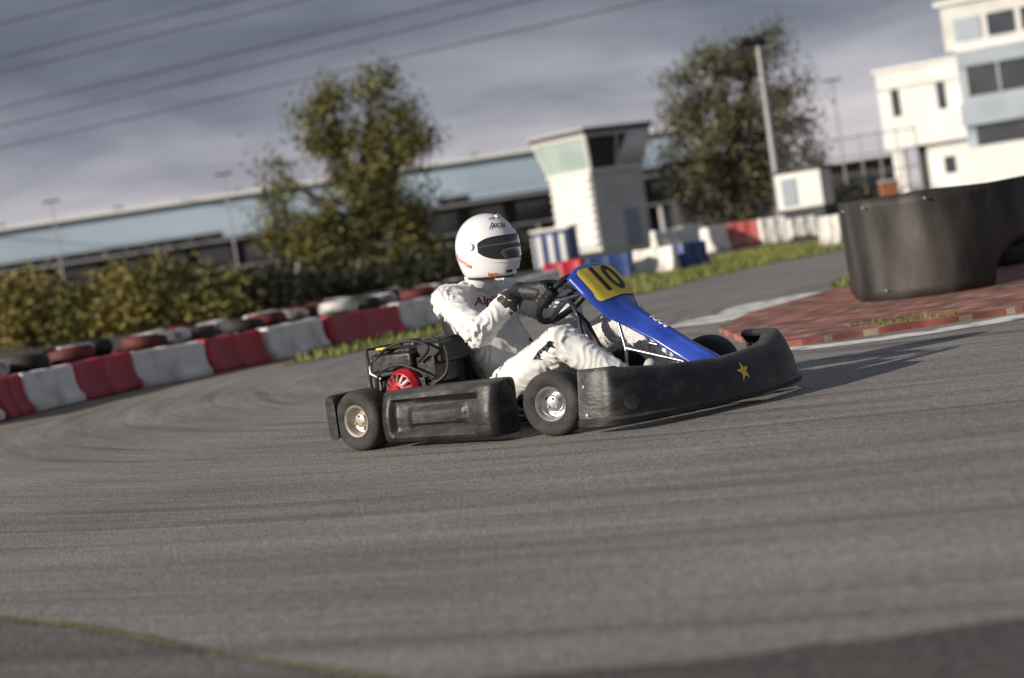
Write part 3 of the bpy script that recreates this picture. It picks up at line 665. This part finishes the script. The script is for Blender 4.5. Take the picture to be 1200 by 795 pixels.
for k in range(26):
    x=X0+2+k*(X1-X0-4)/25; wn=B('window',x-1.6,x+1.6,2.85,3.0,3.5,5.2,M['glass'],bx)
    B('window_frame',x-1.7,x+1.7,2.9,3.02,3.4,3.5,M['steel_grey'],wn)
for k in range(20): x=X0+2+k*(X1-X0-4)/19; B('column',x-.15,x+.15,-1.2,-.9,0,2.9,M['roofwhite'],bx)
for k in range(14): x=X0+5+k*8.2; B('garage_door',x-2,x+2,2.85,3.0,0,2.6,M['shadegrey'] if k%3 else M['offwhite'],bx)
for k in range(9): x=X0+8+k*12; B('roof_vent',x-.4,x+.4,5,6,10.25,10.8,M['steel_grey'],bx)
for k,(x,w) in enumerate(((-8,10),(6,7),(16,9))): B('balcony_panel',x,x+w,-2.55,-2.45,6.0,6.6,M['cladding'],bx)
def shed(px0,px1,pytop,Y,m,label,name='low_building',dep=8):
    a=P(px0,pytop,Y); b=P(px1,pytop-(px1-px0)*.149,Y); e=empty(name,((a.x+b.x)/2,Y,0)); w=b.x-a.x; h=a.z
    MB().box((0,dep/2,h/2),(w,dep,h)).build('wall',m,e); MB().box((0,dep/2-.1,h+.12),(w+.6,dep+.8,.24)).build('roof',M['roofdark'],e)
    for k in range(4): MB().box((-w/2+w*(k+.5)/4,-.04,h*.55),(w/7,.1,h*.35)).build('window',M['glass'],e)
    return tag(e,label,'building')
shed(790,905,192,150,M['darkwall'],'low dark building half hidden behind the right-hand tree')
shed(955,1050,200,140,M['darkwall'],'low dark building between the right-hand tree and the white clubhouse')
# ---------------------------------------------------------------- control tower
c=P(707,262,110); tw=empty('control_tower',(c.x,110,0),R(36)); tag(tw,'small white control tower with flared glass cabin and dark flat roof','tower')
ztop=4.1
MB().box((0,0,ztop/2),(3.5,3.5,ztop)).build('shaft',M['topwall'],tw)
MB().box((-1.80,0,ztop/2+.1),(.08,3.4,ztop-.3)).build('louvre_panel',M['roofwhite'],tw)
lv=MB()
for k in range(9): lv.box((-1.89,0,.4+k*.42),(.14,3.36,.16))
lv.build('louvre',M['roofwhite'],tw)
B2=lambda n,c_,d_,m: MB().box(c_,d_).build(n,m,tw)
B2('sill_band',(0,0,ztop+.10),(3.8,3.8,.2),M['roofwhite'])
z0,z1=ztop+.2,6.0
def quad(a,b,z): return [V((-a,-a,z)),V((a,-a,z)),V((a,a,z)),V((-a,a,z))]
lo=quad(1.72,0,z0); hi=quad(2.15,0,z1)
gm=MB()
for k in range(4):
    gm.mi=0 if k in (3,2) else 1; gm.add([lo[k],lo[(k+1)%4],hi[(k+1)%4],hi[k]],[(0,1,2,3)])
gm.build('cabin_glass',[M['palegl'],M['glass']],tw,ang=20,smooth=False)
lo=quad(1.76,0,z0); hi=quad(2.19,0,z1)
for k in range(4):
    MB().tube([lo[k],hi[k]],.12,6).build('corner_post',M['roofwhite'],tw)
    if k!=3:
        m0=(lo[k]+lo[(k+1)%4])/2; m1=(hi[k]+hi[(k+1)%4])/2; MB().tube([m0,m1],.06,6).build('mullion',M['roofwhite'],tw)
MB().add([lo[0]*.55+lo[1]*.45+V((0,-.03,0)),lo[1]+V((0,-.03,0)),hi[1]+V((0,-.03,0)),hi[0]*.35+hi[1]*.65+V((0,-.03,0))],[(0,1,2,3)]).build('cabin_panel',M['roofwhite'],tw,solid=.06)
B2('cabin_head',(0,0,6.07),(4.5,4.5,.16),M['roofwhite']); B2('roof',(0,0,6.28),(4.75,4.75,.22),M['roofdark']); B2('roof_trim',(0,0,6.42),(4.85,4.85,.06),M['roofwhite'])
B2('door',(.6,-1.78,1.0),(.9,.06,2.0),M['shadegrey'])
c=P(652,290,60); cb=empty('trackside_kiosk',(c.x,60,0),R(-20)); tag(cb,'small blue and white striped kiosk standing left of the control tower','kiosk')
zt=P(652,270,60).z; w_=1.1
MB().box((0,0,zt/2),(w_,.9,zt)).build('wall',M['bluebar'],cb,bev=.03); MB().box((0,0,zt+.04),(w_+.1,1.0,.08)).build('roof',M['roofwhite'],cb)
for x in (-.36,0,.36): MB().box((x,-.47,zt/2),(.14,.04,zt*.8)).build('white_panel',M['whitepaint'],cb)
for x in (-.3,.3): MB().box((-w_/2-.02,x,zt/2),(.04,.22,zt*.8)).build('white_panel',M['whitepaint'],cb)
# ---------------------------------------------------------------- clubhouse
c=P(1152,200,120); ch=empty('clubhouse',(c.x,120,0),R(-30)); tag(ch,'white flat-roofed clubhouse with overhanging upper storey and dark window bands','building')
def C_(n,x0,x1,y0,y1,z0,z1,m,bev=0,par=ch): return MB().box(((x0+x1)/2,(y0+y1)/2,(z0+z1)/2),(x1-x0,y1-y0,z1-z0)).build(n,m,par,bev=bev)
C_('upper_block',-5.7,-.3,0,8,3.3,7.9,M['whitepaint']); C_('roof_edge',-5.85,-.25,-.15,8.1,7.9,8.1,M['roofwhite'])
C_('lower_block',-3.4,-.3,.6,8,0,3.3,M['whitepaint'])
C_('pillar',-5.4,-4.7,.2,.8,0,3.3,M['roofwhite']); C_('back_wall',-5.4,-3.4,5,5.2,0,3.3,M['darkwall'])
for x in (-4.9,-2.1): C_('window',x,x+.5,-.04,.1,5.2,6.8,M['glass'])
C_('window',-2.4,-1.2,.56,.7,1.4,2.4,M['glass'])
C_('main_block',-.3,9,-1.2,9,0,8.4,M['shadegrey']); wb=C_('window_band',.1,8.6,-1.25,-1.1,5.6,7.3,M['glass']); C_('roof_edge',-.35,9.05,-1.27,-1.1,8.2,8.5,M['roofwhite'])  # main block and balcony: shade put into the wall colour
C_('balcony',-.34,9.04,-1.6,-1.2,3.9,5.2,M['shadegrey']); C_('recess_window',.3,8.6,-1.25,-1.1,2.7,3.8,M['glass'])
C_('front_annexe',-.6,6,-3.0,-1.2,0,2.6,M['whitepaint'])
for k in range(5): C_('mullion',.1+k*1.9,.22+k*1.9,-1.33,-1.2,5.6,7.3,M['steel_grey'],par=wb)
C_('top_block',-1.6,9,1.2,8.5,8.4,11.2,M['topwall']); C_('top_roof',-1.9,9.2,.9,8.8,11.2,11.45,M['roofwhite'])
for k in range(3): C_('top_window',-.9+k*2.0,.7+k*2.0,1.12,1.25,9.0,10.3,M['glass'] if k else M['shadegrey'])
an=MB()
for x,h in ((-.8,1.4),(-.2,1.0),(.3,1.7)): an.tube([(x,3,11.4),(x,3,11.4+h)],.03,6)
an.box((-.5,3,12.1),(.9,.3,.5)); an.build('antenna',M['steel_grey'],ch)
c=P(948,258,60); wc=empty('white_cabin',(c.x,60,0),R(-25)); wc.scale=(.72,.72,.72); tag(wc,'small white cabin on a dark base beside the floodlight mast','cabin')
MB().box((0,0,.5),(1.9,1.6,1.0)).build('base',M['darkwall'],wc); MB().box((0,0,1.75),(1.9,1.6,1.5)).build('wall',M['whitepaint'],wc,bev=.02); MB().box((0,0,2.55),(2.1,1.8,.1)).build('roof',M['roofdark'],wc); MB().box((-.4,-.82,1.7),(.6,.06,1.1)).build('door',M['shadegrey'],wc)
c=P(1045,245,60); po=empty('brick_pier',(c.x,60,0)); tag(po,'short orange brick pier left of the clubhouse pillars','pier')
MB().box((0,0,.55),(.5,.4,1.1)).build('shaft',mat('orange_brick',(.34,.13,.06),.85),po,bev=.02); MB().box((0,0,1.13),(.6,.5,.06)).build('cap',M['offwhite'],po)
c=P(990,200,110); fe=empty('railing_fence',(c.x,110,0)); tag(fe,'tall grey wire railing fence between the tree and the clubhouse','fence')
for k in range(9): MB().tube([(-4+k,0,0),(-4+k,0,4.2)],.045,6).build('post',M['steel_grey'],fe)
for z in (1.0,2.0,3.0,4.0): MB().tube([(-4,0,z),(4,0,z)],.035,6).build('rail',M['steel_grey'],fe)
DL=70; top=P(888,48,DL); ms=empty('floodlight_mast',(top.x,DL,0)); tag(ms,'tall grey floodlight mast in front of the right-hand tree','lamp post')
MB().tube([(0,0,0),(0,0,top.z*.5),(0,0,top.z)],[.20,.15,.10],10).build('mast',M['steel_grey'],ms)
for x in (-.42,.02): MB().box((x,-.15,top.z+.02),(.4,.3,.22),Matrix.Rotation(R(-25),3,'X')).build('floodlight',M['frame'],ms,bev=.02)
MB().box((-.2,0,top.z-.12),(1.1,.08,.08)).build('bracket',M['frame'],ms)
for i,(px,py) in enumerate(((60,237),(262,205),(975,95))):
    Y=150; t_=P(px,py,Y); e=empty('lamp_post',(t_.x,Y,0)); tag(e,['slim lamp post rising behind the left end of the pit building','slim lamp post left of the tall tree','slim lamp post right of the floodlight mast'][i],'lamp post','slim lamp posts round the circuit')
    MB().tube([(0,0,0),(0,0,t_.z)],[.09,.05],8).build('pole',M['steel_grey'],e); MB().box((0,-.1,t_.z+.05),(1.3,.3,.12)).build('lamp_head',M['frame'],e,bev=.02)
# ---------------------------------------------------------------- power lines
wl=[((0,25),(110,-2)),((0,65),(265,0)),((0,83),(345,0)),((0,125),(530,0)),((0,147),(612,0)),((0,172),(755,0))]
for i,(a,b) in enumerate(wl):
    z=17.0; A=G(*a,z); Bp=G(*b,z); d=(Bp-A).normalized(); p0=A-d*120; p1=Bp+d*160; n=24
    q=[p0+(p1-p0)*k/n+V((0,0,-.35*(1-(2*k/n-1)**2))) +V((0,0,.2)) for k in range(n+1)]
    rr=.00031*((A+Bp)/2).length
    mb=MB().tube([p-p0 for p in q],rr,6); o=mb.build('power_line',M['wire']); o.location=p0
    tag(o,'dark overhead power cable across the sky, '+ordn[i]+' from the top at the left edge','power line','overhead power cables')
# ---------------------------------------------------------------- trees and bushes
def tree(name,label,px,Y,lobes,m,ncl,per,leaf,cat='tree',group=None,trunk=True,seed=1,bare=0):
    rnd=random.Random(seed); base=P(px,300,Y); e=empty(name,(base.x,Y,0)); tag(e,label,cat,group)
    Lb=[]
    for (lx,ly,rx,rz) in lobes:
        q=P(lx,ly,Y); k=Y/FOC; Lb.append((V((q.x-base.x,0,q.z)),rx*k,rz*k))
    top=max(l[0].z for l in Lb)
    cl=[]
    tot=sum(l[1]*l[2] for l in Lb)
    for c,rx,rz in Lb:
        for k in range(max(3,int(ncl*rx*rz/tot))):
            while True:
                d=V((rnd.uniform(-1,1),rnd.uniform(-1,1),rnd.uniform(-1,1)))
                if d.length<=1: break
            d=d*(.55+.45*d.length); cl.append(c+V((d.x*rx,d.y*rx*.9,d.z*rz)))
    t=MB(); tz=top*.30 if trunk else .15
    r0=top*.022+.03
    if trunk:
        mid=V((.1,0,tz)); t.tube([(0,0,0),(.03,.02,tz*.5),mid],[r0*1.5,r0*1.1,r0],10)
        tips=[l[0]+V((0,0,l[2]*.4)) for l in Lb]
        for tp_ in tips:
            mm=(mid+tp_)/2+V((rnd.uniform(-.3,.3),rnd.uniform(-.3,.3),.2)); t.tube(smoothpts([mid,mm,tp_],4),[r0*(.85-.075*k) for k in range(9)],7)
    for c in cl[::3 if trunk else 5]:
        j=min(Lb,key=lambda l:(l[0]-c).length); s0=(V((.1,0,tz))*.5+j[0]*.5) if trunk else V((rnd.uniform(-.2,.2),0,0))
        t.tube([s0,(s0+c)/2+V((0,0,.12)),c],[r0*.28,r0*.18,r0*.08],5)
    t.build('trunk',M['bark'],e)
    vs=[];fs=[]
    for c in cl:
        R_=rnd.uniform(.6,1.25)*leaf*5.2; n=int(per*rnd.uniform(.5,1.3))
        for k in range(n):
            p=c+V((rnd.gauss(0,R_*.6),rnd.gauss(0,R_*.6),rnd.gauss(0,R_*.5)))
            if p.z<.05: continue
            a=V((rnd.gauss(0,1),rnd.gauss(0,1),rnd.gauss(0,1))).normalized(); b=a.orthogonal().normalized(); s=leaf*rnd.uniform(.5,1.1)
            o=len(vs); vs+=[p-a*s,p+b*s*.5,p+a*s,p-b*s*.5]; fs.append((o,o+1,o+2,o+3))
    me=bpy.data.meshes.new('crown'); me.from_pydata(vs,[],fs); me.materials.append(m); o=bpy.data.objects.new('crown',me); col.objects.link(o); o.parent=e
    return e
tree('deciduous_tree','tall loose olive-green tree left of the driver in front of the pit building',425,75,[(385,120,24,30),(440,115,34,32),(385,165,34,46),(485,160,32,48),(440,180,40,50),(430,230,66,42),(385,285,60,44),(478,250,38,42),(325,212,20,30),(335,268,26,34),(430,312,78,28),(498,300,20,40)],M['leafA'],250,95,.118,seed=3)
tree('deciduous_tree','tall thin-crowned tree behind the floodlight mast at the right',862,80,[(840,80,34,38),(885,70,40,40),(805,125,34,44),(925,118,36,42),(865,150,72,52),(812,200,44,45),(912,190,46,38),(860,230,60,35)],M['leafB'],225,90,.118,seed=5)
bs_=[(20,345,44,42,'leafC','yellow autumn bush at the far left edge behind the tyres'),(88,360,34,24,'leafA','low olive bush, second from the left behind the tyres'),(140,342,40,32,'leafC','yellow autumn bush, third from the left behind the tyres'),(200,332,40,36,'leafA','broad yellow-green bush, fourth from the left behind the tyres'),(262,344,36,24,'leafA','low green bush, fifth from the left behind the tyres'),(318,341,36,20,'leafD','dark green bush just left of the tall tree')]
for i,(px,py,rx,rz,mk,lb) in enumerate(bs_):
    tree('bush',lb,px,58,[(px,py,rx*.8,rz),(px-rx*.5,py+22,rx*.7,rz*.6),(px+rx*.5,py+18,rx*.7,rz*.6),(px,py+30,rx,rz*.6)],M[mk],75,80,.105,'bush','bushes along the far side of the circuit',False,seed=20+i)
hd=[(40,378),(130,371),(220,361),(310,348),(380,338),(450,328),(520,316),(590,304),(1000,238)]
for i,(px,py) in enumerate(hd):
    tree('hedge_shrub','low dark hedge shrub, '+ordn[i]+' from the left along the foot of the pit building',px,66+(i%3)*2,[(px,py,50,18),(px-30,py+8,30,14),(px+30,py+4,30,14)],M['leafD'],60,60,.12,'shrub','dark hedge shrubs',False,seed=50+i)
# ---------------------------------------------------------------- light and sky
el=R(19); sd=V((-.88,-.47,0)).normalized()
sunv=V((sd.x*cos(el),sd.y*cos(el),sin(el)))
sl=bpy.data.lights.new('sun','SUN'); sl.energy=5.0; sl.angle=R(.5); sl.color=(1,.91,.79); so=bpy.data.objects.new('sun',sl); col.objects.link(so); so.location=(-20,-10,20)
so.rotation_euler=(-sunv).to_track_quat('-Z','Y').to_euler()
w=bpy.data.worlds.new('World'); scene.world=w; w.use_nodes=True; nt=w.node_tree; N=nt.nodes; L=nt.links
bg=N['Background']; bg.inputs[1].default_value=.1
sk=N.new('ShaderNodeTexSky'); sk.sky_type='NISHITA'; sk.sun_disc=False; sk.sun_elevation=el; sk.sun_rotation=math.atan2(sunv.x,sunv.y)
tc=N.new('ShaderNodeTexCoord'); sp=N.new('ShaderNodeSeparateXYZ'); L.new(tc.outputs['Generated'],sp.inputs[0])
mp=N.new('ShaderNodeMapping'); mp.inputs['Scale'].default_value=(4.0,4.0,20); mp.inputs['Rotation'].default_value=(0,R(-3),0); L.new(tc.outputs['Generated'],mp.inputs[0])
nz=N.new('ShaderNodeTexNoise'); nz.inputs['Scale'].default_value=1.6; nz.inputs['Detail'].default_value=7; nz.inputs['Roughness'].default_value=.55; nz.inputs['Distortion'].default_value=.4; L.new(mp.outputs[0],nz.inputs['Vector'])
gr=N.new('ShaderNodeValToRGB'); cr=gr.color_ramp; cr.elements[0].position=0; cr.elements[0].color=(.85,.79,.76,1); cr.elements[1].position=1; cr.elements[1].color=(.20,.22,.27,1)
for p_,c_ in ((.04,(.66,.62,.64)),(.075,(.34,.345,.40)),(.12,(.145,.155,.20)),(.3,(.18,.20,.245))):
    e=cr.elements.new(p_); e.color=(*c_,1)
L.new(sp.outputs[2],gr.inputs[0])
nr=N.new('ShaderNodeValToRGB'); nr.color_ramp.elements[0].position=.36; nr.color_ramp.elements[0].color=(.52,.54,.60,1); nr.color_ramp.elements[1].position=.66; nr.color_ramp.elements[1].color=(1.0,.99,.98,1); L.new(nz.outputs['Fac'],nr.inputs[0])
mx=N.new('ShaderNodeMix'); mx.data_type='RGBA'; mx.blend_type='MULTIPLY'; mx.inputs[0].default_value=1; L.new(gr.outputs[0],mx.inputs[6]); L.new(nr.outputs[0],mx.inputs[7])
vs_=N.new('ShaderNodeVectorMath'); vs_.operation='SCALE'; vs_.inputs[3].default_value=12; L.new(mx.outputs[2],vs_.inputs[0])
m2=N.new('ShaderNodeMix'); m2.data_type='RGBA'; m2.inputs[0].default_value=.92; L.new(sk.outputs[0],m2.inputs[6]); L.new(vs_.outputs[0],m2.inputs[7])
L.new(m2.outputs[2],bg.inputs[0])
